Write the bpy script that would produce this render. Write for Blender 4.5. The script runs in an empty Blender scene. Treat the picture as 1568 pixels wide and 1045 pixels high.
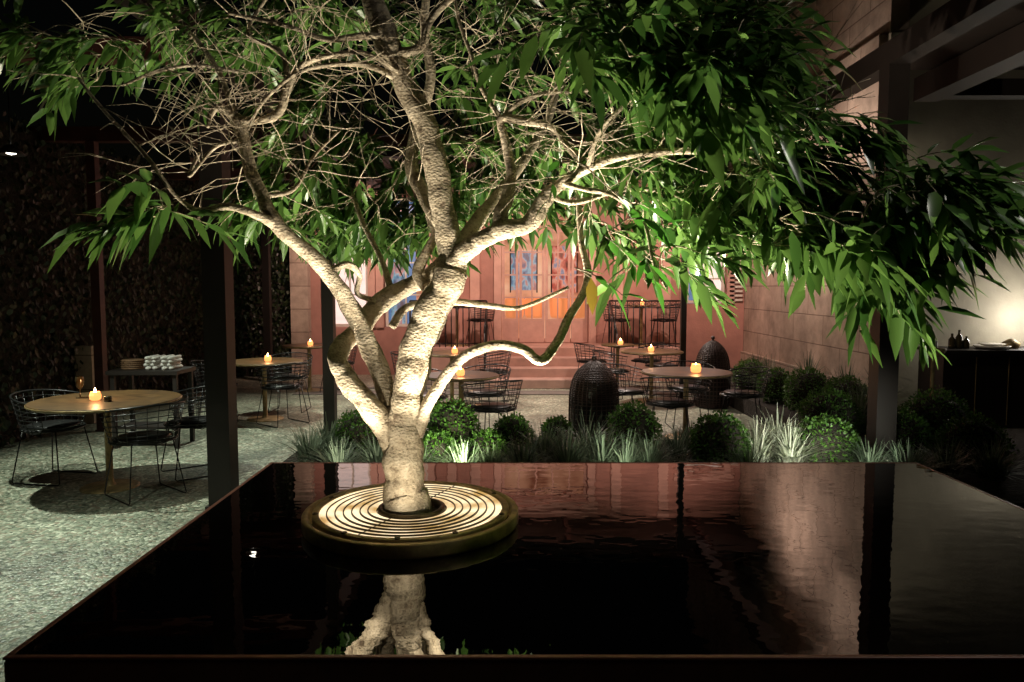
import bpy, math, random
import numpy as np
from mathutils import Vector, Matrix
sc = bpy.context.scene
sc.view_settings.view_transform='Standard'
sc.view_settings.look='None'
sc.view_settings.exposure=0
# ------------------------------------------------------------ world (night sky)
w = bpy.data.worlds.new("World"); sc.world = w; w.use_nodes=True
nt=w.node_tree
sky=nt.nodes.new('ShaderNodeTexSky'); sky.sky_type='NISHITA'; sky.sun_disc=False
sky.sun_elevation=math.radians(1); sky.sun_rotation=math.radians(200)
nt.links.new(sky.outputs[0], nt.nodes['Background'].inputs[0])
nt.nodes['Background'].inputs[1].default_value=0.0012

# ------------------------------------------------------------ materials
def nodes_of(name):
    m=bpy.data.materials.new(name); m.use_nodes=True
    n=m.node_tree; return m,n,n.nodes['Principled BSDF']
def mat(name,col,rough=.6,metal=0,var=.0,vscale=8,bump=0,bscale=30,emis=None,estr=0,col2=None,coat=0):
    m,n,b=nodes_of(name)
    b.inputs['Base Color'].default_value=(*col,1); b.inputs['Roughness'].default_value=rough
    b.inputs['Metallic'].default_value=metal
    if coat: b.inputs['Coat Weight'].default_value=coat; b.inputs['Coat Roughness'].default_value=.1
    tc=n.nodes.new('ShaderNodeTexCoord')
    if var or col2:
        t=n.nodes.new('ShaderNodeTexNoise'); t.inputs['Scale'].default_value=vscale; t.inputs['Detail'].default_value=3
        t.inputs['Roughness'].default_value=.65
        n.links.new(tc.outputs['Object'],t.inputs['Vector'])
        r=n.nodes.new('ShaderNodeValToRGB'); c2=col2 or tuple(c*(1-var) for c in col)
        r.color_ramp.elements[0].position=.35; r.color_ramp.elements[1].position=.65
        r.color_ramp.elements[0].color=(*c2,1); r.color_ramp.elements[1].color=(*col,1)
        n.links.new(t.outputs['Fac'],r.inputs[0]); n.links.new(r.outputs[0],b.inputs['Base Color'])
    if bump:
        t2=n.nodes.new('ShaderNodeTexNoise'); t2.inputs['Scale'].default_value=bscale; t2.inputs['Detail'].default_value=2
        n.links.new(tc.outputs['Object'],t2.inputs['Vector'])
        bp=n.nodes.new('ShaderNodeBump'); bp.inputs['Strength'].default_value=bump; bp.inputs['Distance'].default_value=.02
        n.links.new(t2.outputs['Fac'],bp.inputs['Height']); n.links.new(bp.outputs[0],b.inputs['Normal'])
    if emis:
        b.inputs['Emission Color'].default_value=(*emis,1); b.inputs['Emission Strength'].default_value=estr
    return m

def leafmat(name,c1,c2,rough=.35,trans=.35):
    m,n,b=nodes_of(name)
    g=n.nodes.new('ShaderNodeNewGeometry'); r=n.nodes.new('ShaderNodeValToRGB')
    r.color_ramp.elements[0].color=(*c1,1); r.color_ramp.elements[1].color=(*c2,1)
    n.links.new(g.outputs['Random Per Island'],r.inputs[0]); n.links.new(r.outputs[0],b.inputs['Base Color'])
    b.inputs['Roughness'].default_value=rough
    tr=n.nodes.new('ShaderNodeBsdfTranslucent'); n.links.new(r.outputs[0],tr.inputs[0])
    mx=n.nodes.new('ShaderNodeMixShader'); mx.inputs[0].default_value=trans
    n.links.new(b.outputs[0],mx.inputs[1]); n.links.new(tr.outputs[0],mx.inputs[2])
    n.links.new(mx.outputs[0],n.nodes['Material Output'].inputs[0])
    return m

def bark_mat():
    m,n,b=nodes_of('pale_bark')
    tc=n.nodes.new('ShaderNodeTexCoord')
    t=n.nodes.new('ShaderNodeTexNoise'); t.inputs['Scale'].default_value=13; t.inputs['Detail'].default_value=6; t.inputs['Roughness'].default_value=.78
    n.links.new(tc.outputs['Object'],t.inputs[0])
    r=n.nodes.new('ShaderNodeValToRGB'); e=r.color_ramp.elements
    e[0].position=.34; e[0].color=(.11,.075,.045,1); e[1].position=.66; e[1].color=(.54,.46,.34,1)
    x=e.new(.46); x.color=(.34,.28,.19,1)
    n.links.new(t.outputs['Fac'],r.inputs[0])
    mp2=n.nodes.new('ShaderNodeMapping'); mp2.inputs['Scale'].default_value=(1,1,1.5); n.links.new(tc.outputs['Object'],mp2.inputs[0])
    v=n.nodes.new('ShaderNodeTexVoronoi'); v.inputs['Scale'].default_value=60; n.links.new(mp2.outputs[0],v.inputs[0])
    mr=n.nodes.new('ShaderNodeMapRange'); mr.inputs[1].default_value=.05; mr.inputs[2].default_value=.30; mr.inputs[3].default_value=.45; mr.inputs[4].default_value=1
    n.links.new(v.outputs['Distance'],mr.inputs[0])
    mu=n.nodes.new('ShaderNodeVectorMath'); mu.operation='SCALE'; n.links.new(r.outputs[0],mu.inputs[0]); n.links.new(mr.outputs[0],mu.inputs['Scale'])
    n.links.new(mu.outputs[0],b.inputs['Base Color'])
    ad=n.nodes.new('ShaderNodeMath'); ad.operation='MULTIPLY_ADD'; ad.inputs[1].default_value=3.0
    n.links.new(t.outputs['Fac'],ad.inputs[0]); n.links.new(v.outputs['Distance'],ad.inputs[2])
    bp=n.nodes.new('ShaderNodeBump'); bp.inputs['Strength'].default_value=.8; bp.inputs['Distance'].default_value=.006
    n.links.new(ad.outputs[0],bp.inputs['Height']); n.links.new(bp.outputs[0],b.inputs['Normal'])
    b.inputs['Roughness'].default_value=.85
    return m

def pebble_mat():
    m,n,b=nodes_of('exposed_aggregate')
    tc=n.nodes.new('ShaderNodeTexCoord')
    v=n.nodes.new('ShaderNodeTexVoronoi'); v.inputs['Scale'].default_value=46; n.links.new(tc.outputs['Object'],v.inputs[0])
    sep=n.nodes.new('ShaderNodeSeparateColor'); n.links.new(v.outputs['Color'],sep.inputs[0])
    r=n.nodes.new('ShaderNodeValToRGB'); e=r.color_ramp.elements
    e[0].position=0; e[0].color=(.07,.08,.055,1); e[1].position=1; e[1].color=(.66,.66,.54,1)
    for p,c in ((.25,(.21,.24,.175,1)),(.55,(.33,.36,.27,1)),(.75,(.27,.20,.145,1)),(.85,(.48,.49,.38,1))):
        x=e.new(p); x.color=c
    n.links.new(sep.outputs[0],r.inputs[0])
    big=n.nodes.new('ShaderNodeTexNoise'); big.inputs['Scale'].default_value=1.3; big.inputs['Detail'].default_value=5; big.inputs['Roughness'].default_value=.68; n.links.new(tc.outputs['Object'],big.inputs[0])
    mr=n.nodes.new('ShaderNodeMapRange'); mr.inputs[1].default_value=.34; mr.inputs[2].default_value=.66; mr.inputs[3].default_value=.42; mr.inputs[4].default_value=1.15
    n.links.new(big.outputs['Fac'],mr.inputs[0])
    mu=n.nodes.new('ShaderNodeVectorMath'); mu.operation='SCALE'
    n.links.new(r.outputs[0],mu.inputs[0]); n.links.new(mr.outputs[0],mu.inputs['Scale']); n.links.new(mu.outputs[0],b.inputs['Base Color'])
    bp=n.nodes.new('ShaderNodeBump'); bp.inputs['Strength'].default_value=.7; bp.inputs['Distance'].default_value=.008; bp.invert=True
    n.links.new(v.outputs['Distance'],bp.inputs['Height']); n.links.new(bp.outputs[0],b.inputs['Normal'])
    b.inputs['Roughness'].default_value=.4
    return m

def block_mat(name,c1,c2,mortar,axis='y',bw=1.1,bh=.42):
    m,n,b=nodes_of(name)
    tc=n.nodes.new('ShaderNodeTexCoord'); s=n.nodes.new('ShaderNodeSeparateXYZ'); n.links.new(tc.outputs['Object'],s.inputs[0])
    c=n.nodes.new('ShaderNodeCombineXYZ'); n.links.new(s.outputs['Y' if axis=='y' else 'X'],c.inputs[0]); n.links.new(s.outputs['Z'],c.inputs[1])
    br=n.nodes.new('ShaderNodeTexBrick'); br.inputs['Scale'].default_value=1; br.inputs['Brick Width'].default_value=bw; br.inputs['Row Height'].default_value=bh
    br.inputs['Mortar Size'].default_value=.008; br.inputs['Mortar Smooth'].default_value=.3; br.inputs['Bias'].default_value=0
    br.inputs['Color1'].default_value=(*c1,1); br.inputs['Color2'].default_value=(*c2,1); br.inputs['Mortar'].default_value=(*mortar,1)
    n.links.new(c.outputs[0],br.inputs[0])
    t=n.nodes.new('ShaderNodeTexNoise'); t.inputs['Scale'].default_value=2.2; t.inputs['Detail'].default_value=6; t.inputs['Roughness'].default_value=.72; n.links.new(tc.outputs['Object'],t.inputs[0])
    mr=n.nodes.new('ShaderNodeMapRange'); mr.inputs[1].default_value=.32; mr.inputs[2].default_value=.68; mr.inputs[3].default_value=.55; mr.inputs[4].default_value=1.1
    n.links.new(t.outputs['Fac'],mr.inputs[0])
    mu=n.nodes.new('ShaderNodeVectorMath'); mu.operation='SCALE'; n.links.new(br.outputs[0],mu.inputs[0]); n.links.new(mr.outputs[0],mu.inputs['Scale'])
    n.links.new(mu.outputs[0],b.inputs['Base Color'])
    bp=n.nodes.new('ShaderNodeBump'); bp.inputs['Strength'].default_value=.6; bp.inputs['Distance'].default_value=.01; bp.invert=True
    n.links.new(br.outputs['Fac'],bp.inputs['Height']); n.links.new(bp.outputs[0],b.inputs['Normal'])
    b.inputs['Roughness'].default_value=.85
    return m

def water_mat():
    m,n,b=nodes_of('black_water')
    b.inputs['Base Color'].default_value=(.0015,.001,.001,1); b.inputs['Roughness'].default_value=.01
    b.inputs['IOR'].default_value=2.1
    tc=n.nodes.new('ShaderNodeTexCoord'); mp=n.nodes.new('ShaderNodeMapping'); mp.inputs['Scale'].default_value=(1,1.7,1); n.links.new(tc.outputs['Object'],mp.inputs[0])
    t=n.nodes.new('ShaderNodeTexNoise'); t.inputs['Scale'].default_value=6; t.inputs['Detail'].default_value=1.5; n.links.new(mp.outputs[0],t.inputs[0])
    bp=n.nodes.new('ShaderNodeBump'); bp.inputs['Strength'].default_value=.085; bp.inputs['Distance'].default_value=.012
    n.links.new(t.outputs['Fac'],bp.inputs['Height']); n.links.new(bp.outputs[0],b.inputs['Normal'])
    return m

def wood_mat():
    m,n,b=nodes_of('teak')
    tc=n.nodes.new('ShaderNodeTexCoord'); mp=n.nodes.new('ShaderNodeMapping'); mp.inputs['Scale'].default_value=(1.5,14,1); n.links.new(tc.outputs['Object'],mp.inputs[0])
    t=n.nodes.new('ShaderNodeTexNoise'); t.inputs['Scale'].default_value=5; t.inputs['Detail'].default_value=4; n.links.new(mp.outputs[0],t.inputs[0])
    r=n.nodes.new('ShaderNodeValToRGB'); e=r.color_ramp.elements; e[0].position=.38; e[0].color=(.026,.013,.005,1); e[1].position=.62; e[1].color=(.13,.072,.026,1)
    n.links.new(t.outputs['Fac'],r.inputs[0]); n.links.new(r.outputs[0],b.inputs['Base Color']); b.inputs['Roughness'].default_value=.38
    return m

def glow_noise(name,stops,scale,map_,strength,detail=4):
    m,n,b=nodes_of(name)
    tc=n.nodes.new('ShaderNodeTexCoord'); mp=n.nodes.new('ShaderNodeMapping'); mp.inputs['Scale'].default_value=map_; n.links.new(tc.outputs['Object'],mp.inputs[0])
    t=n.nodes.new('ShaderNodeTexNoise'); t.inputs['Scale'].default_value=scale; t.inputs['Detail'].default_value=detail; n.links.new(mp.outputs[0],t.inputs[0])
    r=n.nodes.new('ShaderNodeValToRGB'); e=r.color_ramp.elements
    e[0].position=stops[0][0]; e[0].color=(*stops[0][1],1); e[1].position=stops[-1][0]; e[1].color=(*stops[-1][1],1)
    for p,c in stops[1:-1]:
        x=e.new(p); x.color=(*c,1)
    n.links.new(t.outputs['Fac'],r.inputs[0]); n.links.new(r.outputs[0],b.inputs['Emission Color']); b.inputs['Emission Strength'].default_value=strength
    b.inputs['Base Color'].default_value=(.2,.15,.1,1); b.inputs['Roughness'].default_value=.4
    return m

M={}
M['bark']=bark_mat()
M['leaf']=leafmat('tree_leaf',(.026,.076,.014),(.115,.22,.045),.30)
M['leafyel']=leafmat('tree_leaf_fresh',(.04,.17,.015),(.08,.25,.03),.3,.3)
M['leafold']=leafmat('tree_leaf_yellow',(.35,.24,.03),(.40,.28,.05),.4,.3)
M['box']=leafmat('boxwood_leaf',(.03,.08,.010),(.10,.22,.03),.5,.25)
M['blade']=leafmat('grass_blade',(.04,.065,.035),(.22,.27,.18),.4,.2)
M['bladew']=leafmat('pale_grass_blade',(.22,.27,.16),(.66,.68,.52),.45,.25)
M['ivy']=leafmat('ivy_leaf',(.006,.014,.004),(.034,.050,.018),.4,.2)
M['soil']=mat('soil',(.03,.022,.015),.95,var=.5,vscale=20,bump=.8)
M['ground']=pebble_mat()
M['band']=mat('stone_paving_band',(.20,.17,.15),.6,var=.3,vscale=6,bump=.2)
M['water']=water_mat()
M['bronze']=mat('brown_bronze',(.22,.08,.055),.40,metal=.1,var=.35,vscale=5)
M['brass']=mat('aged_brass',(.42,.30,.14),.5,metal=.35,var=.55,vscale=10,bump=.1)
M['ringdark']=mat('dark_brass',(.10,.07,.035),.4,metal=.6,var=.5,vscale=14)
M['steel']=mat('painted_steel',(.014,.009,.007),.55,metal=.0,var=.3,vscale=4)
M['redsteel']=mat('oxide_steel',(.08,.026,.020),.5,metal=.1,var=.4,vscale=5)
M['wire']=mat('black_wire',(.016,.016,.016),.35,metal=.4)
M['wood']=wood_mat()
M['rattan']=mat('dark_rattan',(.05,.024,.02),.5,var=.5,vscale=40,bump=.5)
M['pink']=mat('salmon_render',(.48,.25,.20),.8,var=.3,vscale=1.5,bump=.2)
M['pinktrim']=mat('salmon_trim',(.62,.38,.31),.7,var=.2,vscale=3)
M['stone']=block_mat('limestone_blocks',(.56,.44,.35),(.48,.37,.29),(.24,.17,.13),'y')
M['plaster']=mat('smooth_plaster',(.42,.38,.29),.85,var=.3,vscale=1.2,bump=.15)
M['white']=mat('white_paint',(.7,.66,.58),.5,var=.1)
M['cloth']=mat('white_cloth',(.72,.70,.66),.9,var=.1,bump=.3)
M['interior']=glow_noise('lit_interior_wall',((.30,(.30,.08,.04)),(.5,(.85,.36,.20)),(.7,(1,.60,.38))),1.6,(1,1,1),.72)
M['artblue']=glow_noise('blue_artwork',((.34,(.03,.04,.08)),(.44,(.05,.16,.30)),(.52,(.22,.50,.62)),(.58,(.60,.25,.22)),(.68,(.08,.10,.2))),5,(1.6,1,.8),.7,5)  # picture emits, in place of room light falling on it
M['artred']=glow_noise('red_artwork',((.34,(.10,.02,.02)),(.46,(.60,.08,.06)),(.54,(.90,.36,.25)),(.60,(.15,.30,.45)),(.7,(.3,.04,.05))),5,(1.4,1,.9),.7,5)  # room light put into the picture as emission
M['led']=glow_noise('led_backlight',((.36,(.42,.25,.08)),(.56,(1,.80,.50))),5,(1,1,1),1.4)  # glow put into the grate bands, no lamp modelled beneath
M['warmglow']=mat('lit_curtain',(.6,.45,.4),.8,emis=(1,.76,.68),estr=1.0,var=.4)
M['blueglow']=mat('blue_lit_pane',(.1,.15,.3),.3,emis=(.16,.30,.55),estr=.5)
M['orange']=mat('orange_upholstery',(.6,.2,.07),.7,emis=(1,.34,.12),estr=.6)  # seats glow to look lit by the room, no lamp in them
M['glass']=mat('amber_glass',(.9,.45,.2),.1,emis=(1,.30,.08),estr=2.2)
M['flame']=mat('candle_flame',(1,.8,.5),.5,emis=(1,.66,.30),estr=45)
M['lampon']=mat('lamp_lens',(1,.95,.85),.5,emis=(1,.93,.8),estr=12)
M['bottle']=mat('bottle_glass',(.04,.03,.015),.08,coat=.6)
M['basket']=mat('wicker',(.30,.17,.09),.7,var=.5,vscale=60,bump=.6)

# ------------------------------------------------------------ mesh builder
class MB:
    def __init__(s): s.v=[]; s.f=[]; s.m=[]; s.sm=[]; s.mats=[]
    def mi(s,k):
        if k not in s.mats: s.mats.append(k)
        return s.mats.index(k)
    def add(s,vs,fs,k,smooth=False):
        o=len(s.v); s.v.extend([tuple(p) for p in vs]); i=s.mi(k)
        for f in fs: s.f.append(tuple(o+a for a in f)); s.m.append(i); s.sm.append(smooth)
    def box(s,x0,x1,y0,y1,z0,z1,k,bev=0):
        vs=[(x,y,z) for z in (z0,z1) for y in (y0,y1) for x in (x0,x1)]
        s.add(vs,[(0,2,3,1),(4,5,7,6),(0,1,5,4),(2,6,7,3),(0,4,6,2),(1,3,7,5)],k)
    def lathe(s,prof,k,c=(0,0,0),n=32,smooth=True,wob=0):
        vs=[];fs=[]
        for (r,z) in prof:
            for i in range(n):
                a=2*math.pi*i/n; rr=r*(1+wob*math.sin(a*3+z*20))
                vs.append((c[0]+rr*math.cos(a),c[1]+rr*math.sin(a),c[2]+z))
        for j in range(len(prof)-1):
            for i in range(n):
                a=j*n+i;b=j*n+(i+1)%n; fs.append((a,b,b+n,a+n))
        s.add(vs,fs,k,smooth)
    def tube(s,pts,rad,k,n=6,cap=True,ecc=None):
        P=[Vector(p) for p in pts]; L=len(P)
        if not hasattr(rad,'__len__'): rad=[rad]*L
        up=Vector((0,0,1)); t0=(P[1]-P[0]).normalized()
        if abs(t0.dot(up))>.95: up=Vector((0,1,0))
        u=t0.cross(up).normalized(); vs=[];fs=[]
        for i in range(L):
            t=(P[min(i+1,L-1)]-P[max(i-1,0)])
            t=t.normalized() if t.length>1e-9 else t0
            u=(u-t*u.dot(t)); u=u.normalized() if u.length>1e-6 else t.orthogonal().normalized()
            v=t.cross(u)
            for j in range(n):
                a=2*math.pi*j/n; r=rad[i]
                if ecc: r*=1+.05*math.sin(2*a+ecc+i*.13)+.035*math.sin(3*a-i*.21+ecc*2)+.02*math.sin(5*a+i*.4)
                vs.append(P[i]+u*(r*math.cos(a))+v*(r*math.sin(a)))
        for i in range(L-1):
            for j in range(n):
                a=i*n+j;b=i*n+(j+1)%n; fs.append((a,b,b+n,a+n))
        if cap: fs.append(tuple(range(n-1,-1,-1))); fs.append(tuple(range((L-1)*n,L*n)))
        s.add(vs,fs,k,True)
    def leaf(s,p,d,nrm,L,W,k,droop=.25):
        d=d.normalized(); sd=d.cross(nrm)
        if sd.length<1e-4: sd=d.orthogonal()
        sd.normalize(); up=sd.cross(d)
        q=[]
        for t in (0,.28,.62,1): q.append(p+d*(L*t)-Vector((0,0,1))*(droop*L*t*t))
        l1=q[1]+sd*W*.46+up*W*.12; r1=q[1]-sd*W*.46+up*W*.12
        l2=q[2]+sd*W*.42+up*W*.10; r2=q[2]-sd*W*.42+up*W*.10
        s.add([q[0],q[1],q[2],q[3],l1,r1,l2,r2],[(0,1,4),(0,5,1),(1,2,6,4),(1,5,7,2),(2,3,6),(2,7,3)],k,True)
    def obj(s,name,parent=None,loc=None,rot=0):
        me=bpy.data.meshes.new(name); me.from_pydata(s.v,[],s.f)
        for k in s.mats: me.materials.append(M[k])
        me.polygons.foreach_set('material_index',s.m); me.polygons.foreach_set('use_smooth',s.sm); me.update()
        o=bpy.data.objects.new(name,me); sc.collection.objects.link(o)
        if loc: o.location=loc
        o.rotation_euler[2]=rot
        if parent: o.parent=parent
        return o
def empty(name,loc=(0,0,0)):
    o=bpy.data.objects.new(name,None); o.location=loc; sc.collection.objects.link(o); return o
def bevel(o,w=.008,seg=2):
    b=o.modifiers.new('bevel','BEVEL'); b.width=w; b.segments=seg; b.limit_method='ANGLE'; return o
def inst(o,name,loc,rot=0,scale=1):
    c=bpy.data.objects.new(name,o.data); c.location=loc; c.rotation_euler[2]=rot; c.scale=(scale,)*3; sc.collection.objects.link(c); return c
def spot(name,loc,tgt,e,col,size=70,blend=.6,rad=.04,parent=None):
    l=bpy.data.lights.new(name,'SPOT'); l.energy=e; l.color=col; l.spot_size=math.radians(size); l.spot_blend=blend; l.shadow_soft_size=rad
    o=bpy.data.objects.new(name,l); o.location=loc
    o.rotation_euler=(Vector(tgt)-Vector(loc)).to_track_quat('-Z','Y').to_euler(); sc.collection.objects.link(o)
    if parent: o.parent=parent
    return o
def point(name,loc,e,col,rad=.02):
    l=bpy.data.lights.new(name,'POINT'); l.energy=e; l.color=col; l.shadow_soft_size=rad
    o=bpy.data.objects.new(name,l); o.location=loc; sc.collection.objects.link(o); return o

# ------------------------------------------------------------ camera
cam=bpy.data.cameras.new('camera'); cam.lens=26; cam.sensor_width=36; cam.clip_end=500; cam.clip_start=.05
co=bpy.data.objects.new('camera',cam); co.location=(0,0,1.67); co.rotation_euler=(math.radians(90-4.2),0,0); sc.collection.objects.link(co); sc.camera=co

# ------------------------------------------------------------ ground
b=MB(); b.add([(-60,-60,0),(60,-60,0),(60,60,0),(-60,60,0)],[(0,1,2,3)],'ground'); b.obj('ground')
b=MB(); b.box(-3.4,3.2,11.35,11.75,.0,.012,'band'); b.box(-3.4,3.2,12.05,12.2,0,.012,'band'); b.obj('stone_paving_band')
b=MB(); b.box(-1.85,3.05,4.88,6.75,.0,.26,'soil'); b.box(3.055,4.36,4.88,13.2,0,.22,'soil'); b.box(4.361,6.6,4.88,7.6,0,.2,'soil'); b.obj('planting_bed_soil')

# ------------------------------------------------------------ reflecting pool
b=MB()
X0,X1,Y0,Y1=-1.61,2.70,2.254,4.86
b.box(X0,X1,Y0,Y1,0,.492,'bronze')
o=b.obj('basin'); pool=empty('reflecting_pool'); o.parent=pool; bevel(o,.012,3)
b=MB()
r=.022
b.box(X0,X1,Y0,Y0+r,.4925,.503,'bronze'); b.box(X0,X1,Y1-r,Y1,.4925,.503,'bronze')
b.box(X0,X0+r,Y0+r,Y1-r,.4925,.503,'bronze'); b.box(X1-r,X1,Y0+r,Y1-r,.4925,.503,'bronze')
o=b.obj('rim',pool); bevel(o,.004,2)
b=MB(); b.add([(X0+r,Y0+r,.501),(X1-r,Y0+r,.501),(X1-r,Y1-r,.501),(X0+r,Y1-r,.501)],[(0,1,2,3)],'water'); b.obj('water',pool)

# ------------------------------------------------------------ tree grate
GC=(-.50,3.62,0); 
g=empty('tree_grate')
b=MB()
b.lathe([(.49,.503),(.528,.503),(.532,.512),(.532,.56),(.528,.566),(.505,.568),(.50,.562),(.49,.55)],'brass',GC,96)
b.lathe([(.484,.55),(.484,.570),(.480,.574),(.455,.575),(.450,.573),(.449,.562)],'brass',GC,96)
b.obj('outer_rim',g)
b=MB()
for i,r0 in enumerate((.410,.370,.330,.290,.250,.212)):
    b.lathe([(r0,.566),(r0+.001,.572),(r0+.003,.5735),(r0+.006,.572),(r0+.007,.566)],'ringdark',GC,80)
b.lathe([(.138,.52),(.138,.574),(.150,.580),(.166,.578),(.168,.56)],'ringdark',GC,64)
for k in range(2):
    a=math.pi*k+1.15
    b.tube([(GC[0]+.165*math.cos(a),GC[1]+.165*math.sin(a),.570),(GC[0]+.45*math.cos(a),GC[1]+.45*math.sin(a),.570)],.003,'ringdark',6)
b.obj('concentric_rings',g)
b=MB()   # stepped reflector bands between the rings, brightness put in as emission
rs=[.449,.410,.370,.330,.290,.250,.212,.168]
for i in range(7):
    ro,ri_=rs[i],rs[i+1]+.007
    b.lathe([(ro,.5665),(ro-.006,.5705),(ri_+.012,.5685),(ri_,.564)],'led',GC,72)
b.obj('backlit_dish',g)
b=MB(); b.lathe([(.138,.548),(.10,.545),(.0,.54)],'soil',GC,32); b.obj('soil_collar',g)

# ------------------------------------------------------------ tree
def pixel_to_world(u,v,d):  # image pixel u, v back-projected through the camera to an estimated depth d
    bb=(v-522)/1132; yc=.9973-bb*.0732; zc=-(.0732+bb*.9973); t=d/yc
    return Vector(((u-784)/1132*t,d,1.67+zc*t)),t
def catmull(P,Rr,sub=6):
    out=[];ro=[];n=len(P)
    for i in range(n-1):
        p0=P[max(i-1,0)];p1=P[i];p2=P[i+1];p3=P[min(i+2,n-1)]
        for k in range(sub):
            t=k/sub
            out.append(.5*((2*p1)+(p2-p0)*t+(2*p0-5*p1+4*p2-p3)*t*t+(3*p1-p0-3*p2+p3)*t**3)); s_=t*t*(3-2*t); ro.append(Rr[i]*(1-s_)+Rr[i+1]*s_)
    out.append(P[-1]); ro.append(Rr[-1]); return out,ro
limbs=[
 # main trunk
 [(624,800,3.64,80),(622,768,3.64,66),(620,735,3.64,58),(618,690,3.64,60),(620,640,3.64,56),(628,590,3.64,50),(640,530,3.65,50),(662,475,3.66,48),(688,425,3.66,50),(692,390,3.67,41),(682,340,3.68,39),(670,270,3.68,38),(652,195,3.66,36),(618,125,3.66,32),(592,62,3.66,38),(572,0,3.7,36),(560,-90,3.75,28),(580,-200,3.8,18)],
 # left outer limb
 [(618,720,3.65,36),(600,672,3.65,40),(572,630,3.6,36),(540,592,3.58,34),(519,556,3.6,31),(524,530,3.7,29),(552,503,3.85,27),(580,465,3.95,32),(622,440,4.0,28),(655,425,3.95,26),(690,392,3.8,24)],
 # left high limb
 [(608,655,3.66,30),(592,600,3.70,32),(570,540,3.72,30),(545,488,3.7,25),(518,440,3.66,25),(480,395,3.6,24),(425,345,3.5,25),(402,300,3.5,21),(382,255,3.52,19),(368,195,3.55,19),(360,180,3.55,21)],
 [(425,345,3.5,18),(395,330,3.42,13),(350,316,3.35,12),(305,322,3.3,9),(270,300,3.25,6),(225,240,3.2,6),(160,170,3.2,5),(120,120,3.2,4)],
 [(362,185,3.55,14),(340,165,3.5,12),(325,172,3.48,9),(318,195,3.45,5)],
 [(362,185,3.55,16),(400,184,3.55,13),(428,172,3.55,13),(442,130,3.55,12),(462,100,3.6,9),(505,85,3.6,8),(560,82,3.6,7),(610,110,3.6,6)],
 [(362,185,3.55,12),(340,120,3.6,8),(300,60,3.6,7),(250,20,3.6,5),(200,-20,3.6,4)],
 [(442,130,3.55,10),(430,80,3.6,8),(380,50,3.65,6),(420,-20,3.7,5)],
 [(365,110,3.6,6),(300,100,3.5,5),(240,110,3.4,5),(190,130,3.3,4)],
 # right arch low
 [(636,665,3.62,24),(652,625,3.6,20),(680,580,3.56,18),(712,545,3.52,17),(760,528,3.5,16),(800,535,3.5,15),(828,552,3.5,15),(852,525,3.55,14),(872,485,3.6,13),(900,430,3.7,12),(890,370,3.8,10),(885,300,3.9,8)],
 # right main fork
 [(686,415,3.67,38),(712,385,3.62,32),(738,368,3.58,27),(770,352,3.55,27),(808,344,3.52,26),(826,320,3.5,28),(840,298,3.48,24),(862,280,3.46,18),(900,258,3.42,14),(950,240,3.36,12),(1020,232,3.3,10),(1100,235,3.25,8),(1200,260,3.2,7),(1320,300,3.15,6),(1450,320,3.1,4)],
 [(762,355,3.56,22),(768,325,3.56,22),(778,300,3.58,20),(782,260,3.6,16),(772,210,3.6,14),(768,182,3.58,12),(800,186,3.55,11),(845,195,3.5,10),(870,225,3.46,10),(890,245,3.42,9)],
 [(768,182,3.58,9),(800,155,3.55,8),(840,142,3.5,7),(900,138,3.4,6),(960,120,3.3,5),(1060,110,3.2,4)],
 [(768,182,3.58,8),(740,140,3.6,7),(720,80,3.62,6),(700,20,3.65,5),(690,-60,3.7,4)],
 # back limbs
 [(700,385,3.72,30),(730,340,3.85,22),(760,300,4.0,16),(800,250,4.1,14),(840,180,4.2,12),(860,100,4.2,10),(880,0,4.2,8)],
 [(676,340,3.7,28),(650,300,3.85,22),(630,250,3.95,20),(640,190,4.0,18),(660,120,4.0,16),(650,40,4.0,14),(660,-60,4.0,10)],
 [(655,440,3.9,20),(640,415,3.95,18),(665,360,3.95,14),(655,330,4.0,10)],
 [(560,505,3.8,16),(545,470,3.88,14),(522,445,3.9,12),(500,400,4.0,9)],
 [(600,500,3.85,12),(625,470,3.9,12),(690,462,3.85,11),(750,468,3.9,9),(800,470,4.0,7),(870,440,4.1,5)],
 [(600,450,4.0,12),(585,400,4.1,9),(560,350,4.2,8),(540,300,4.3,7)],
 [(500,420,3.62,14),(530,405,3.7,11),(550,420,3.8,9),(548,450,3.85,8),(575,460,3.9,9)],
 [(600,80,3.66,18),(640,75,3.6,13),(660,30,3.6,11),(700,-10,3.6,9),(760,-60,3.6,8)],
 [(592,62,3.66,16),(560,55,3.6,12),(500,60,3.6,9),(440,40,3.6,7),(350,20,3.6,6)],
 [(618,125,3.66,12),(560,100,3.6,9),(500,100,3.55,7),(450,115,3.5,6),(400,160,3.5,5),(380,200,3.5,4)],
 [(862,280,3.46,10),(895,290,3.35,8),(940,300,3.2,7),(985,340,3.1,6),(1000,400,3.05,5),(1020,440,3.0,4)],
 [(840,298,3.48,10),(880,310,3.6,8),(960,290,3.8,7),(1060,300,3.9,6),(1180,330,3.9,5)],
 [(900,258,3.42,9),(920,200,3.3,7),(980,140,3.2,6),(1080,60,3.1,5),(1180,0,3.0,4)],
 [(1100,235,3.25,6),(1180,220,3.1,5),(1240,190,3.0,4),(1280,130,2.95,3)],
 [(402,300,3.5,8),(450,290,3.6,6),(480,240,3.7,5),(520,200,3.8,4)],
 [(305,235,3.5,5),(290,270,3.4,5),(330,225,3.5,6),(372,215,3.53,7)],
]
tr=empty('evergreen_tree',(0,0,0))
b=MB(); nodes=[]; rT=random.Random(11)
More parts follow.
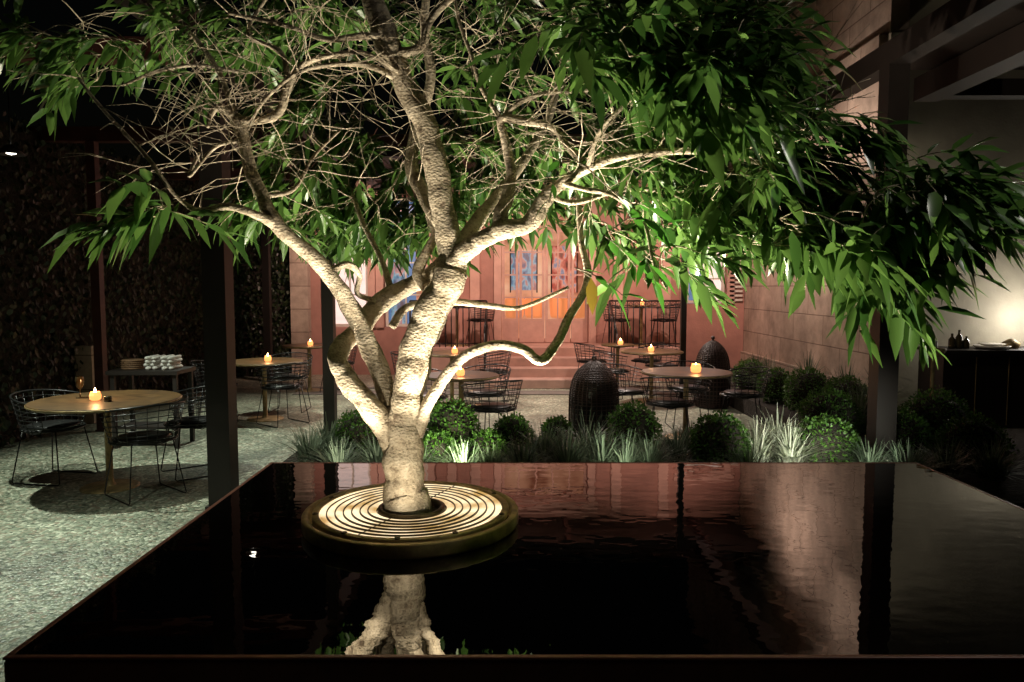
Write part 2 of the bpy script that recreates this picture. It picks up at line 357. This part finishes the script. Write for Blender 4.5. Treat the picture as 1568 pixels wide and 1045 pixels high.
for li,L in enumerate(limbs):
    P=[];Q=[]
    for (u,v,d,wd) in L:
        p,t=pixel_to_world(u,v,d); P.append(p); Q.append(wd/2/1132*t)
    pts,rad=catmull(P,Q,8)
    big=Q[0]>.02; ph=rT.uniform(0,6)
    rr=[r_*(1+.04*math.sin(i*.55+ph)+.03*math.sin(i*1.7+ph)+rT.uniform(-.008,.008)) for i,r_ in enumerate(rad)]
    pp=[p+Vector((math.sin(i*.7+ph),math.cos(i*.9+ph),0))*(r_*.06) for i,(p,r_) in enumerate(zip(pts,rad))]
    nodes+=pts[::1]
    b.tube(pp,rr,'bark',20 if big else 8,ecc=ph+.1)
b.obj('trunk_and_limbs',tr)

clumps=[ # u,v,ru,rv,d,rd,count,leaf size
 (480,60,170,90,4.2,.6,62,1),(320,70,130,90,4.0,.5,30,1),(120,100,120,70,3.6,.4,17,1.1),(30,30,90,60,3.6,.3,7,1.1),
 (480,230,95,110,4.6,.6,80,1),(560,310,95,85,4.7,.5,75,1),(430,330,70,45,4.4,.4,34,1),(520,375,70,35,4.7,.3,30,.9),(620,345,80,45,4.8,.3,40,.9),(730,330,70,35,5.0,.3,20,.9),
 (262,330,40,28,3.22,.12,6,1.45),(760,80,140,110,4.4,.6,80,1),(720,240,110,90,4.9,.5,85,1),(840,290,80,80,4.8,.4,50,1),
 (960,80,130,110,3.3,.5,90,1.3),(1100,130,80,95,3.2,.5,66,1.3),(970,250,130,80,4.0,.5,80,1),(1090,330,120,70,3.9,.5,85,1),
 (1190,280,85,65,3.5,.4,62,1.15),(1290,350,95,65,3.3,.4,62,1.25),(1410,320,85,60,3.1,.3,50,1.25),(1270,190,50,40,3.2,.2,7,1.0),
 (1220,370,60,50,3.3,.3,28,1.2),(1030,410,50,30,3.3,.2,6,1.2),(1000,20,140,60,3.9,.5,50,1),(660,370,60,30,4.6,.3,20,.9),
 (1350,415,60,35,3.2,.3,16,1.25),(940,360,60,40,4.3,.3,18,.9),(1160,390,50,35,3.9,.3,16,.9)]
sprigs=[]
rc=random.Random(5)
for (u,v,ru,rv,d,rd,n,s_) in clumps:
    for _ in range(n):
        while True:
            a,b2,c=rc.uniform(-1,1),rc.uniform(-1,1),rc.uniform(-1,1)
            if a*a+b2*b2+c*c<=1: break
        sprigs.append((pixel_to_world(u+a*ru,v+b2*rv-20,d+c*rd)[0],s_,'leaf'))
for (u,v,d) in ((935,290,2.95),(960,335,2.9),(925,360,2.9),(985,390,2.95),(880,410,2.95),(860,240,3.0),(975,310,2.95)):
    sprigs.append((pixel_to_world(u,v,d)[0],1.0,'leafyel'))
sprigs.append((pixel_to_world(905,425,2.95)[0],1.0,'leafold'))
N=np.array([tuple(p) for p in nodes])
order=sorted(range(len(sprigs)),key=lambda i: float(np.min(np.sum((N-np.array(sprigs[i][0]))**2,axis=1))))
tw=MB(); lf=MB()
axis=Vector((-.5,3.65,1.6))
cap=np.zeros((len(N)+len(sprigs)*5,3)); cap[:len(N)]=N; cnt=len(N)
for i in order:
    p,s_,kind=sprigs[i]
    dd=np.sum((cap[:cnt]-np.array(p))**2,axis=1); j=int(np.argmin(dd)); q=Vector(cap[j]); ln=(p-q).length
    out=(p-axis); out.z*=.3; out.normalize()
    if ln>.03:
        mid=(p+q)/2+Vector((rc.uniform(-.12,.12),rc.uniform(-.12,.12),rc.uniform(-.02,.16)))*ln
        pts,_=catmull([q,mid,p],[1,1,1],4)
        r0=.0028+.003*min(ln,1.0)
        tw.tube(pts,[r0*(1-.5*k/(len(pts)-1)) for k in range(len(pts))],'bark',5)
        for k in (2,4,6,8): 
            cap[cnt]=tuple(pts[k]); cnt+=1
    if kind=='leafold':
        lf.leaf(p,Vector((0.05,0,-1)),Vector((0,-1,.2)),.15,.05,'leafold',0); continue
    dr=(out*.6+Vector((rc.gauss(0,.5),rc.gauss(0,.5),rc.uniform(-.55,.25)))).normalized()
    LL=rc.uniform(.12,.26)*s_
    tp=[p+dr*(LL*t)-Vector((0,0,1))*(.35*LL*t*t) for t in (0,.25,.5,.75,1)]
    tw.tube(tp,[.0026,.0024,.002,.0016,.0012],'bark',4)
    nl=rc.randint(8,13) if kind=='leaf' else 4
    for k in range(nl):
        t=(k+.6)/nl; ti=t*4; a=min(int(ti),3); pos=tp[a].lerp(tp[a+1],ti-a)
        ang=k*2.4+rc.uniform(-.4,.4); o1=dr.orthogonal().normalized(); o2=dr.cross(o1)
        side=o1*math.cos(ang)+o2*math.sin(ang)
        ld=(dr*(.7+.6*t)+side*.8+Vector((0,0,-.5))).normalized()
        nr=(Vector((0,0,1))+Vector((rc.uniform(-.6,.6),rc.uniform(-.9,.3),0))).normalized()
        Ln=rc.uniform(.085,.155)*s_
        lf.leaf(pos,ld,nr,Ln,Ln*rc.uniform(.26,.37),kind,rc.uniform(.1,.45))
# bare fine twigs, pale, spreading from the limbs
for _ in range(600):
    p=Vector(nodes[rc.randrange(len(nodes)//6,len(nodes))])
    if p.z<2.15: continue
    dr=Vector((rc.gauss(0,1),rc.gauss(-.3,.6),rc.gauss(.25,.6))).normalized(); LL=rc.uniform(.15,.6)
    pts=[p]; dcur=dr
    for k in range(5):
        dcur=(dcur+Vector((rc.gauss(0,.18),rc.gauss(0,.18),rc.gauss(-.03,.18)))).normalized(); pts.append(pts[-1]+dcur*LL/5)
    r0=rc.uniform(.0018,.0036)
    tw.tube(pts,[r0*(1-.13*k) for k in range(6)],'bark',5)
    for k in (2,3):
        if rc.random()<.7:
            d2=(dcur+Vector((rc.gauss(0,.6),rc.gauss(0,.6),rc.gauss(0,.6)))).normalized()
            tw.tube([pts[k],pts[k]+d2*LL*.2,pts[k]+d2*LL*.4+Vector((0,0,rc.uniform(-.04,.04)))],[r0*.6,r0*.45,r0*.3],'bark',4)
tw.obj('twigs',tr); lf.obj('leaves',tr)

# uplights recessed in the grate rim
upl=MB()
WW=(1,.89,.70)
for (adeg,e,tgt,size) in ((-58,230,(-.38,3.66,2.6),66),(-122,105,(-.9,3.62,2.5),78),(-90,18,(-.53,3.64,1.0),100),
                     (-15,600,(1.7,3.35,2.35),92),(30,330,(.6,4.3,2.9),90),(95,170,(-.6,4.6,2.9),100),(160,160,(-1.8,3.8,2.7),90),(-165,80,(-1.6,3.3,2.3),80)):
    a=math.radians(adeg); x=GC[0]+.467*math.cos(a); y=GC[1]+.467*math.sin(a)
    spot('uplight_lamp',(x,y,.592),tgt,e,WW,size,.7,.015,g)
    upl.lathe([(.013,.0),(.013,.016),(.009,.016),(.009,.008)],'ringdark',(x,y,.564),16)
upl.obj('uplight_housings',g)

# ------------------------------------------------------------ pergola
pg=empty('steel_pergola')
b=MB()
def post(x,y,w_,h,k='steel'): 
    b.box(x-w_/2,x+w_/2,y-w_/2,y+w_/2,0,h,k); b.box(x-w_*.62,x+w_*.62,y-w_*.62,y+w_*.62,0,.02,k)
post(-2.2,5.55,.17,3.3); post(-2.12,8.55,.13,3.3); post(-4.75,8.5,.10,3.3,'redsteel'); post(-4.3,13.0,.12,3.3)
post(2.98,5.9,.16,3.38); post(2.55,11.0,.08,3.3)
b.obj('posts',pg)
b=MB()
b.box(-2.285,-2.115,1.0,13.0,3.30,3.48,'steel')
for y in (2.6,5.55,8.55,11.5): b.box(-5.6,-2.286,y-.07,y+.07,3.31,3.47,'redsteel')
b.box(2.90,3.06,1.0,11.6,3.38,3.56,'steel')
b.box(3.72,3.95,1.0,7.0,3.38,3.59,'steel'); b.box(3.952,8,6.85,7.0,3.40,3.55,'steel')
b.box(-2.114,2.899,11.43,11.57,3.31,3.47,'steel')
b.obj('beams',pg)
b=MB(); b.box(3.061,7,1.0,6.8,3.61,3.64,'steel'); b.obj('canopy_sheet',pg)

# ------------------------------------------------------------ rear pink building (front face at y=14)
pb=empty('pink_building'); FY=14.0
ops=[(-.20,1.45,.60,3.35),(-2.42,-1.62,.9,3.35),(-3.45,-2.72,.9,3.35),(3.30,4.05,1.35,2.75)]
b=MB()
xs=sorted(set([-6.0,4.39]+[o_[0] for o_ in ops]+[o_[1] for o_ in ops]))
for i in range(len(xs)-1):
    xa,xb=xs[i],xs[i+1]; op=[o_ for o_ in ops if o_[0]<=xa+1e-6 and o_[1]>=xb-1e-6]
    if op:
        z0,z1=op[0][2],op[0][3]
        b.box(xa,xb,FY,FY+.35,0,z0,'pink'); b.box(xa,xb,FY,FY+.35,z1,4.5,'pink')
    else: b.box(xa,xb,FY,FY+.35,0,4.5,'pink')
b.obj('walls',pb)
b=MB()
for (x0,x1,z0,z1) in ops:   # architraves
    b.box(x0-.14,x0-.003,FY-.05,FY-.002,z0-.0,z1+.12,'pinktrim'); b.box(x1+.003,x1+.14,FY-.05,FY-.002,z0,z1+.12,'pinktrim')
    b.box(x0-.20,x1+.20,FY-.08,FY-.002,z1+.123,z1+.26,'pinktrim')
for x in (-1.15,-.7,2.0,2.9): b.box(x-.09,x+.09,FY-.04,FY-.002,.62,3.7,'pinktrim')
b.obj('trim',pb)
b=MB(); b.box(-5.3,4.3,12.3,13.995,3.80,3.95,'steel')  # added slab, keeps the wash and uplight off the upper facade
for x in (-3.8,-1.4,1.0,3.4): b.box(x-.04,x+.04,12.35,13.99,3.70,3.799,'redsteel')
b.obj('entrance_canopy',pb)
b=MB()
def frame(x0,x1,z0,z1,cols,rows,k='pinktrim',y=FY+.10,t=.05):
    b.box(x0,x0+t,y,y+.05,z0,z1,k); b.box(x1-t,x1,y,y+.05,z0,z1,k)
    b.box(x0+t,x1-t,y,y+.05,z0,z0+t,k); b.box(x0+t,x1-t,y,y+.05,z1-t,z1,k)
    for i in range(1,cols): 
        x=x0+(x1-x0)*i/cols; b.box(x-.014,x+.014,y+.008,y+.04,z0+t,z1-t,k)
    for j in range(1,rows):
        z=z0+(z1-z0)*j/rows; b.box(x0+t,x1-t,y+.012,y+.036,z-.014,z+.014,k)
for (xa,xb) in ((-.19,.12),(.14,.62),(.635,1.11),(1.13,1.44)):
    frame(xa,xb,.61,2.75,2 if xb-xa>.4 else 1,5); b.box(xa+.05,xb-.05,FY+.105,FY+.145,.66,1.02,'pinktrim')
frame(-.19,1.44,2.78,3.34,5,1)
frame(-2.41,-1.63,.91,3.34,2,4,'white'); frame(-3.44,-2.73,.91,3.34,2,4,'white'); frame(3.31,4.04,1.36,2.74,2,3,'white')
b.obj('doors_and_windows',pb)
b=MB()
b.box(-.6,1.8,FY+1.3,FY+1.35,.6,3.6,'interior'); b.box(-.6,1.8,FY+.352,FY+1.3,.56,.60,'pink')
b.box(-.02,.50,FY+1.22,FY+1.25,1.6,2.4,'artblue'); b.box(.82,1.32,FY+1.22,FY+1.25,1.55,2.5,'artred')
for x in (-.025,.52,.815,1.34): b.box(x-.02,x+.005,FY+1.2,FY+1.255,1.55,2.5,'wire')
b.box(-2.6,-1.5,FY+.8,FY+.85,.8,3.5,'blueglow'); b.box(-3.6,-2.65,FY+.8,FY+.85,.8,3.5,'warmglow'); b.box(3.2,4.2,FY+.6,FY+.65,1.2,2.9,'blueglow')
b.box(-2.4,-2.1,FY+.7,FY+.75,.8,3.5,'artblue'); b.box(-1.9,-1.62,FY+.7,FY+.75,.8,3.5,'interior'); b.box(3.7,4.1,FY+.5,FY+.55,1.3,2.9,'warmglow')
for x in (.05,.45,.95,1.3):
    b.lathe([(.0,.45),(.16,.45),(.18,.5),(.2,.8),(.17,.85),(.14,.55),(0,.52)],'orange',(x,FY+.9,.6),14)
b.obj('lit_rooms',pb)
b=MB()
for x0 in (4.10,):
    for k in range(16): b.box(x0,x0+.24,FY-.05,FY-.02,1.4+k*.083,1.44+k*.083,'white')
b.obj('shutter',pb)
b=MB(); b.box(-1.85,3.05,13.0,13.998,0,.60,'pinktrim')
for k in range(3): b.box(-.45,1.7,12.999-.32*(3-k),12.999-.32*(2-k),0,.15*(k+1),'pinktrim')
o=b.obj('terrace_steps',pb); bevel(o,.01,1)
def railing(name,x0,x1,curve):
    b=MB(); y=13.06; z0=.66; z1=1.42
    n=int(abs(x1-x0)/.1)
    b.tube([(x0,y,z1),(x1,y,z1)],.018,'wire',6); b.tube([(x0,y,z0),(x1,y,z0)],.012,'wire',6); b.tube([(x0,y,z1-.12),(x1,y,z1-.12)],.011,'wire',6)
    for i in range(n+1):
        x=x0+(x1-x0)*i/n; b.tube([(x,y,.6),(x,y,z1)],.018 if i in(0,n) else .010,'wire',6)
        if i<n: 
            xm=x+(x1-x0)/n/2
            b.tube([(xm+.03*math.cos(t),y,z1-.06+.03*math.sin(t)) for t in np.linspace(0,6.28,9)],.005,'wire',4)
    if curve:
        for k,(dx,dy) in enumerate(((0,-.32),(0,-.64),(.0,-.96))):
            b.tube([(x1,y+dy,.45-.15*k),(x1,y+dy,z1-.17*(k+1))],.012,'wire',6)
        b.tube([(x1,y,z1),(x1,y-.96,z1-.51)],.016,'wire',6)
    b.obj(name)
railing('iron_railing',-1.8,-.45,True); railing('iron_railing.001',3.0,1.72,True)

# ------------------------------------------------------------ limestone building on the right
lb=empty('limestone_building')
b=MB(); b.box(4.4,9,8.9,18,0,7.5,'stone'); b.obj('block_wall',lb)
b=MB(); b.box(4.62,9,8.86,8.899,0,7.5,'plaster'); b.box(4.4,4.615,8.84,8.899,0,7.5,'stone')
b.box(4.38,9,8.78,8.839,4.35,4.6,'plaster'); b.obj('plaster_wall',lb)
b=MB(); b.box(4.34,4.399,8.9,13.99,.0,.45,'stone'); b.box(4.30,4.399,8.9,13.99,4.4,4.62,'stone'); b.obj('plinth_and_string_course',lb)
# ------------------------------------------------------------ left ivy wall
iw=empty('ivy_wall')
b=MB(); b.box(-5.6,-5.35,2,14,0,3.4,'soil'); b.box(-5.35,-4.05,13.7,13.95,0,3.6,'soil'); b.obj('wall',iw)
b=MB(); ri=random.Random(3)
for _ in range(12000):
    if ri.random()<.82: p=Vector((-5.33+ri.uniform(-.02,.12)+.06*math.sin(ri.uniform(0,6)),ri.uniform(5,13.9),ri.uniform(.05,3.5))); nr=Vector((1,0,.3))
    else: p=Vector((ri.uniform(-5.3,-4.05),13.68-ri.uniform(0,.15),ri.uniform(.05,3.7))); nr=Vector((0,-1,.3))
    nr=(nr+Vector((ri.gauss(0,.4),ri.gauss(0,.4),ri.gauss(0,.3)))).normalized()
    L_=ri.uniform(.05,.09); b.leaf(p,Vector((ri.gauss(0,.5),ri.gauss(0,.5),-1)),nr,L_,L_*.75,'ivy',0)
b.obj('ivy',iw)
b=MB(); b.box(-5.3,-5.10,8.93,9.27,0,.95,'stone'); b.box(-4.04,-3.72,13.5,13.69,0,3.4,'stone'); b.obj('stone_pilaster')

# ------------------------------------------------------------ furniture
def make_table(name,x,y,r_,h=.74):
    b=MB()
    b.lathe([(0,h-.03),(r_-.012,h-.03),(r_,h-.022),(r_,h-.006),(r_-.006,h)],'wood',n=48); b.lathe([(r_-.006,h),(0,h)],'wood',n=48,smooth=False)
    b.lathe([(r_+.0005,h-.02),(r_+.004,h-.018),(r_+.004,h-.008),(r_+.0005,h-.006)],'brass',n=48)
    b.lathe([(r_*.5,h-.05),(r_*.5,h-.031)],'wire',n=24)
    b.lathe([(.0,.02),(.21,.015),(.225,.008),(.225,0)],'brass',n=36)
    b.lathe([(.05,.015),(.035,.04),(.028,.08),(.028,h-.08),(.06,h-.05),(.12,h-.031)],'brass',n=20)
    return b.obj(name,loc=(x,y,0))
def candle(x,y,z,e=1.6,sc_=1.0):
    par=empty('candle_holder',(x,y,z))
    b=MB(); s_=sc_
    b.lathe([(.030*s_,.0),(.042*s_,.012),(.045*s_,.04*s_),(.036*s_,.07*s_),(.033*s_,.07*s_),(.040*s_,.04*s_),(.03*s_,.006)],'glass',n=10,smooth=False); b.obj('glass_cup',par)
    b=MB(); b.lathe([(.0,.05),(.009,.06),(.008,.085),(.0,.105)],'flame',n=10); b.obj('flame',par)
    o=point('candle_light',(0,0,.14),e*1.3,(1,.5,.2),.02); o.parent=par
def make_chair():
    b=MB(); r0=.27
    def arc(z,r_,a0=-205,a1=25,n=18,slope=0): return [(r_*math.cos(math.radians(a0+(a1-a0)*i/n)),r_*.95*math.sin(math.radians(a0+(a1-a0)*i/n)),z+slope*math.sin(math.radians(a0+(a1-a0)*i/n))) for i in range(n+1)]
    zs=[.47,.51,.55,.59,.63,.67,.71]
    for i,z in enumerate(zs): b.tube(arc(z,r0-.02+.010*i,slope=-.05*(i/6)),.0042 if i<6 else .008,'wire',5)
    for i in range(15):
        a=math.radians(-205+230*i/14)
        b.tube([(.17*math.cos(a),.16*math.sin(a),.435),(.24*math.cos(a),.23*math.sin(a),.455),(.25*math.cos(a),.24*math.sin(a),.48),(.31*math.cos(a),.295*math.sin(a),.71-.05*math.sin(a))],.0032,'wire',4)
    b.tube([(.25*math.cos(t),.24*math.sin(t),.455) for t in np.linspace(0,2*math.pi,25)],.007,'wire',5)
    for i in range(-5,6):
        x=i*.045; w_=math.sqrt(max(0,.0625-x*x))*.95
        b.tube([(x,-w_,.455),(x,0,.432),(x,w_,.455)],.0035,'wire',4); b.tube([(-w_,x,.455),(0,x,.432),(w_,x,.455)],.0035,'wire',4)
    b.lathe([(0,.462),(.19,.465),(.205,.475),(.19,.488),(0,.492)],'wire',n=24)
    for s_ in (-1,1):
        b.tube([(s_*.16,.16,.45),(s_*.22,.23,.02),(s_*.22,.215,.006),(s_*.22,-.215,.006),(s_*.22,-.23,.02),(s_*.16,-.16,.45)],.0055,'wire',6)
    return b
chair0=make_chair().obj('wire_chair',loc=(-2.85,6.55,0),rot=math.radians(130))
def chair(x,y,deg): inst(chair0,'wire_chair',(x,y,0),math.radians(deg))
# chair local +y is its open front
chair(-3.98,6.35,-100); chair(-2.95,5.85,50); chair(-3.22,3.98,-100)
make_table('dining_table',-3.36,6.08,.57); candle(-3.42,6.02,.74,1.8)
b=MB(); b.lathe([(0,0),(.03,0),(.03,.04),(.02,.045),(0,.045)],'bottle',n=14); b.obj('salt_pot',loc=(-3.28,5.95,.741))
b=MB(); b.lathe([(.035,0),(.035,.003),(.005,.006),(.004,.07),(.03,.10),(.036,.15),(.030,.18)],'bottle',n=16); b.obj('wine_glass',loc=(-3.62,6.15,.741))
make_table('dining_table',-3.12,9.26,.47); candle(-3.05,9.2,.74,2)
chair(-2.8,8.95,50); chair(-3.65,9.1,-70); chair(-3.0,9.9,180)
make_table('dining_table',-3.25,11.8,.42); candle(-3.2,11.7,.74,1.5); chair(-2.75,11.7,80)
make_table('dining_table',-.85,10.4,.42); candle(-.80,10.3,.74,1.5); chair(-1.4,10.3,-80); chair(-.3,10.5,80)
make_table('dining_table',-.54,7.8,.40); candle(-.54,7.7,.74,2); chair(-.32,8.35,150); chair(-.95,8.1,-120); chair(-.2,7.35,30)
make_table('dining_table',1.92,8.1,.49); candle(2.0,8.0,.74,2,1.3); chair(1.65,7.65,-10); chair(2.6,8.3,80); chair(1.3,8.5,-120); chair(2.1,8.75,180)
make_table('dining_table',2.03,10.7,.45); candle(2.0,10.6,.74,1.8); chair(1.45,10.6,-80); chair(2.3,11.3,170)
make_table('dining_table',1.72,12.0,.27); candle(1.75,11.9,.74,1); chair(1.3,12.0,-80); chair(2.2,12.1,80)
for x in (-1.0,2.35): 
    make_table('bistro_table',x,13.45,.28).location.z=.6; candle(x,13.4,1.34,.8); inst(chair0,'wire_chair',(x+.42,13.5,.6),1.4); inst(chair0,'wire_chair',(x-.42,13.5,.6),-1.4)

def beehive(x,y,h=.86,r_=.27):
    b=MB()
    prof=[(r_*.93,0.02)]+[(r_*f,h*z) for f,z in ((1,.15),(1,.45),(.97,.6),(.86,.75),(.66,.86),(.38,.94),(.10,.985))]
    b.lathe([(q*.95,z) for q,z in prof],'wire',n=28)
    P,Q=catmull([Vector((q,0,z)) for q,z in prof],[1]*len(prof),5)
    for i,p in enumerate(P):
        b.lathe([(p.x+.008*math.cos(t),p.z+.007*math.sin(t)) for t in np.linspace(0,6.28,6)],'rattan',n=40,wob=.004)
    for k in range(32):
        a=2*math.pi*k/32; b.tube([((p.x+.005)*math.cos(a),(p.x+.005)*math.sin(a),p.z) for p in P[::2]],.006,'rattan',4)
    b.lathe([(0,h+.05),(.022,h+.045),(.03,h+.02),(.015,h),(.03,h-.02)],'rattan',n=14)
    b.obj('wicker_lantern',loc=(x,y,0))
beehive(.91,8.15); beehive(2.78,10.2,.94,.235)

# left service console
b=MB(); b.box(-4.15,-3.42,7.5,7.95,.77,.81,'steel'); 
for x in (-4.12,-3.48): 
    for y in (7.53,7.89): b.box(x,x+.04,y,y+.04,0,.77,'steel')
b.box(-4.1,-3.45,7.55,7.9,.2,.22,'steel'); b.obj('service_console')
b=MB(); rr_=random.Random(2)
for j in range(4): 
    for i in range(2):
        x=-3.78+i*.17+rr_.uniform(-.01,.01); 
        b.tube([(x,7.6,.828+.035*j),(x+.004,7.85,.828+.035*j)],.019,'cloth',8)
        b.tube([(x+.07,7.6,.83+.034*j),(x+.075,7.85,.83+.034*j)],.017,'cloth',8)
b.obj('rolled_towels')
b=MB()
for i in range(5): b.lathe([(.10,.812+i*.02),(.115,.82+i*.02),(.10,.831+i*.02)],'basket',(-3.98,7.72,0),20)
b.lathe([(.10,.91),(0,.91)],'basket',(-3.98,7.72,0),20); b.obj('bread_basket')
# right service console with bottles and trays
b=MB(); b.box(4.75,6.2,8.1,8.6,.10,.94,'steel'); b.box(4.72,6.23,8.07,8.63,.941,.975,'steel')
for x in (5.11,5.47,5.83): b.box(x-.003,x+.003,8.092,8.099,.14,.9,'brass')
b.obj('bar_console')
for i,(x,h) in enumerate(((4.95,.17),(5.03,.21),(5.11,.14))):
    b=MB(); b.lathe([(0,0),(.035,0),(.037,.02),(.037,h*.6),(.014,h*.78),(.013,h),(0,h)],'bottle',n=16); b.obj('bottle',loc=(x,8.3,.976))
b=MB(); b.lathe([(0,.0),(.15,.0),(.19,.03),(.185,.035),(.15,.008),(0,.008)],'white',n=28); b.lathe([(0,.03),(.1,.03),(.14,.055),(.09,.04)],'white',n=24); b.obj('serving_tray',loc=(5.4,8.3,.977))
b=MB(); b.lathe([(0,0),(.08,0),(.09,.03),(.09,.06),(.03,.10),(0,.11)],'brass',n=20); b.obj('food_dome',loc=(5.65,8.35,.977))
b=MB(); b.lathe([(.13,0),(.13,.012),(.018,.02),(.017,.78),(.09,.80),(.11,.83),(.11,.86),(.0,.865)],'brass',n=18); b.lathe([(.035,.866),(.03,.93),(.028,.93),(.03,.87)],'white',n=12); b.obj('side_stand',loc=(4.06,7.1,.221)); 
b=MB(); b.lathe([(.09,0),(.09,.012),(.012,.02),(.011,.30)],'brass',n=20)
b.lathe([(.14,.22),(.09,.42),(.085,.42)],'lampon',n=24); b.obj('table_lamp',loc=(6.02,8.3,.977)); point('table_lamp_light',(6.02,8.5,1.33),14,(1,.94,.88),.05)

# pendant lamps left
for (x,y,e) in ((-4.0,6.0,400),(-3.3,9.2,260)):
    b=MB(); b.tube([(0,0,.0),(0,0,.56)],.006,'wire',6); b.lathe([(.02,.06),(.045,.05),(.10,-.02),(.095,-.02),(.04,.04)],'steel',n=24); b.lathe([(0,.01),(.03,.005),(.035,-.01),(0,-.02)],'lampon',n=16)
    b.obj('pendant_lamp',loc=(x,y,2.74))
    spot('pendant_lamp_light',(x,y,2.70),(x+.7,y,0),e,(.90,1,.82),105,.8,.03)
spot('pergola_spot',(-2.9,3.0,3.2),(-2.7,4.1,0),290,(.90,1,.82),62,1,.05)

# ------------------------------------------------------------ planting
rb=random.Random(9)
def boxwood(name,x,y,z,r_):
    b=MB(); 
    b.lathe([(r_*.86*math.cos(t),r_*.86*math.sin(t)) for t in np.linspace(-1.5,1.57,9)],'soil',n=18)
    for _ in range(int(9500*r_)):
        v=Vector((rb.gauss(0,1),rb.gauss(0,1),rb.gauss(0,1))).normalized()
        k=1+.05*math.sin(v.x*9+v.z*7)+.04*math.sin(v.y*11)
        p=v*r_*k*rb.uniform(.86,1.05)
        d=(v+Vector((rb.gauss(0,.7),rb.gauss(0,.7),rb.gauss(0,.7)))).normalized()
        L_=rb.uniform(.02,.034); b.leaf(p,d,Vector((rb.gauss(0,1),rb.gauss(0,1),1)).normalized(),L_,L_*.6,'box',0)
    return b.obj(name,loc=(x,y,z))
def gx(u,d): return (u-784)/1132*d  # world x from image column u at estimated depth d
for (u,v,r_,d) in ((690,658,42,6.2),(545,668,36,6.3),(785,668,30,6.5),(855,668,26,6.6),(972,660,40,6.4),(1105,680,44,5.9),(1275,645,46,6.9),(1270,690,50,6.0),(745,694,32,5.9),(1385,675,45,6.6),(1440,650,50,7.0),(1500,690,50,6.0),(670,695,30,5.8),(1190,590,26,9.2),(1240,600,34,8.6),(1300,612,34,8.2),(1150,575,24,10.4),(1330,640,30,7.4)):
    R_=r_/1132*d; z=1.67-(v-439)/1132*d; boxwood('boxwood_shrub',gx(u,d),d,z,R_)
def tuft(name,x,y,n,h,k,z=.25):
    b=MB()
    for _ in range(n):
        a=rb.uniform(0,6.283); rr=rb.uniform(0,.09); p=Vector((rr*math.cos(a),rr*math.sin(a),0)); lean=rb.uniform(.1,1.2); hh=h*rb.uniform(.5,1.05)*(1-.3*lean)
        dv=Vector((math.cos(a),math.sin(a),0)); sd=Vector((-math.sin(a),math.cos(a),0)); w_=rb.uniform(.006,.012)
        vs=[]; 
        for t in (0,.35,.7,1):
            c=p+dv*(lean*h*t*t*.9)+Vector((0,0,hh*(t-.35*t*t*lean))); ww=w_*(1-t*.85)
            vs+= [c-sd*ww,c+sd*ww]
        b.add(vs,[(0,1,3,2),(2,3,5,4),(4,5,7,6)],k,True)
    return b.obj(name,loc=(x,y,z))
for (u,d,h,k) in ((470,5.9,.36,'blade'),(500,6.2,.38,'blade'),(515,5.5,.36,'blade'),(575,5.6,.38,'blade'),(600,6.2,.4,'blade'),(640,5.5,.3,'blade'),(710,5.4,.33,'blade'),(755,5.4,.3,'blade'),(800,5.5,.36,'blade'),(835,5.8,.42,'blade'),(870,5.5,.42,'blade'),(900,6.0,.46,'blade'),(925,5.6,.44,'blade'),(960,5.5,.38,'blade'),(1000,5.6,.36,'blade'),(1040,5.9,.36,'blade'),(1165,5.9,.46,'bladew'),(1195,6.1,.5,'bladew'),(1215,5.8,.44,'bladew'),(1150,5.4,.3,'blade'),(1340,5.6,.32,'blade'),(1400,5.4,.36,'blade'),(1460,5.5,.34,'blade'),(1530,5.4,.38,'blade'),(1340,7.8,.6,'blade'),(1300,8.8,.6,'blade'),(1180,9.8,.6,'blade'),(1240,10.2,.6,'blade'),(1160,11.5,.5,'blade'),(1320,7.2,.6,'blade'),(1060,6.3,.3,'blade'),(1350,9.0,.6,'blade')):
    tuft('grass_tuft',gx(u,d),d,200,h,k)

# stake spots added low behind the basin to light the plants
fx=MB()
for (x,y,tx,ty,tz,e,c) in ((-.36,5.02,-.52,6.2,.66,150,(.95,1,.68)),(-1.2,5.02,-1.3,6.3,.5,30,(1,.95,.8)),(.8,5.02,.8,6.2,.6,32,(.95,1,.8)),(2.1,5.02,2.2,6.0,.6,70,(1,1,.9)),(2.6,5.02,2.75,6.6,.6,40,(.95,1,.85))):
    spot('bed_spotlight',(x,y,.47),(tx,ty,tz),e,c,80,.8,.03)
    fx.tube([(x,y,.25),(x,y,.42)],.008,'wire',6); fx.lathe([(.02,.42),(.030,.43),(.030,.455),(.025,.455)],'wire',(x,y,0),14)
fx.obj('garden_spotlight')

# ------------------------------------------------------------ architectural lighting
PK=(1,.64,.52)
for x in (-2.6,.3,2.9): spot('facade_wash',(x,11.7,3.25),(x,14,1.5),270,PK,115,.9,.05)
for x in (-1.2,1.6): spot('terrace_downlight',(x,11.3,3.25),(x,10.4,0),420,(1,.82,.70),105,.9,.05)
spot('terrace_downlight',(.9,8.8,3.3),(.9,8.8,0),180,(1,.86,.74),100,.9,.05)
spot('wall_wash',(3.0,11.2,3.3),(4.4,11.2,2.6),210,(1,.76,.64),140,1,.06)
spot('wall_wash',(3.5,9.6,3.5),(4.4,9.4,3.9),45,(1,.80,.68),130,1,.06)
spot('wall_wash',(3.2,7.6,3.3),(5.2,8.9,1.3),50,(1,.88,.70),105,.9,.06)
spot('canopy_spot',(2.85,2.6,3.3),(1.6,3.4,2.3),60,(1,.95,.85),110,.7,.05)  # added fill to brighten the leaves, no fitting modelled
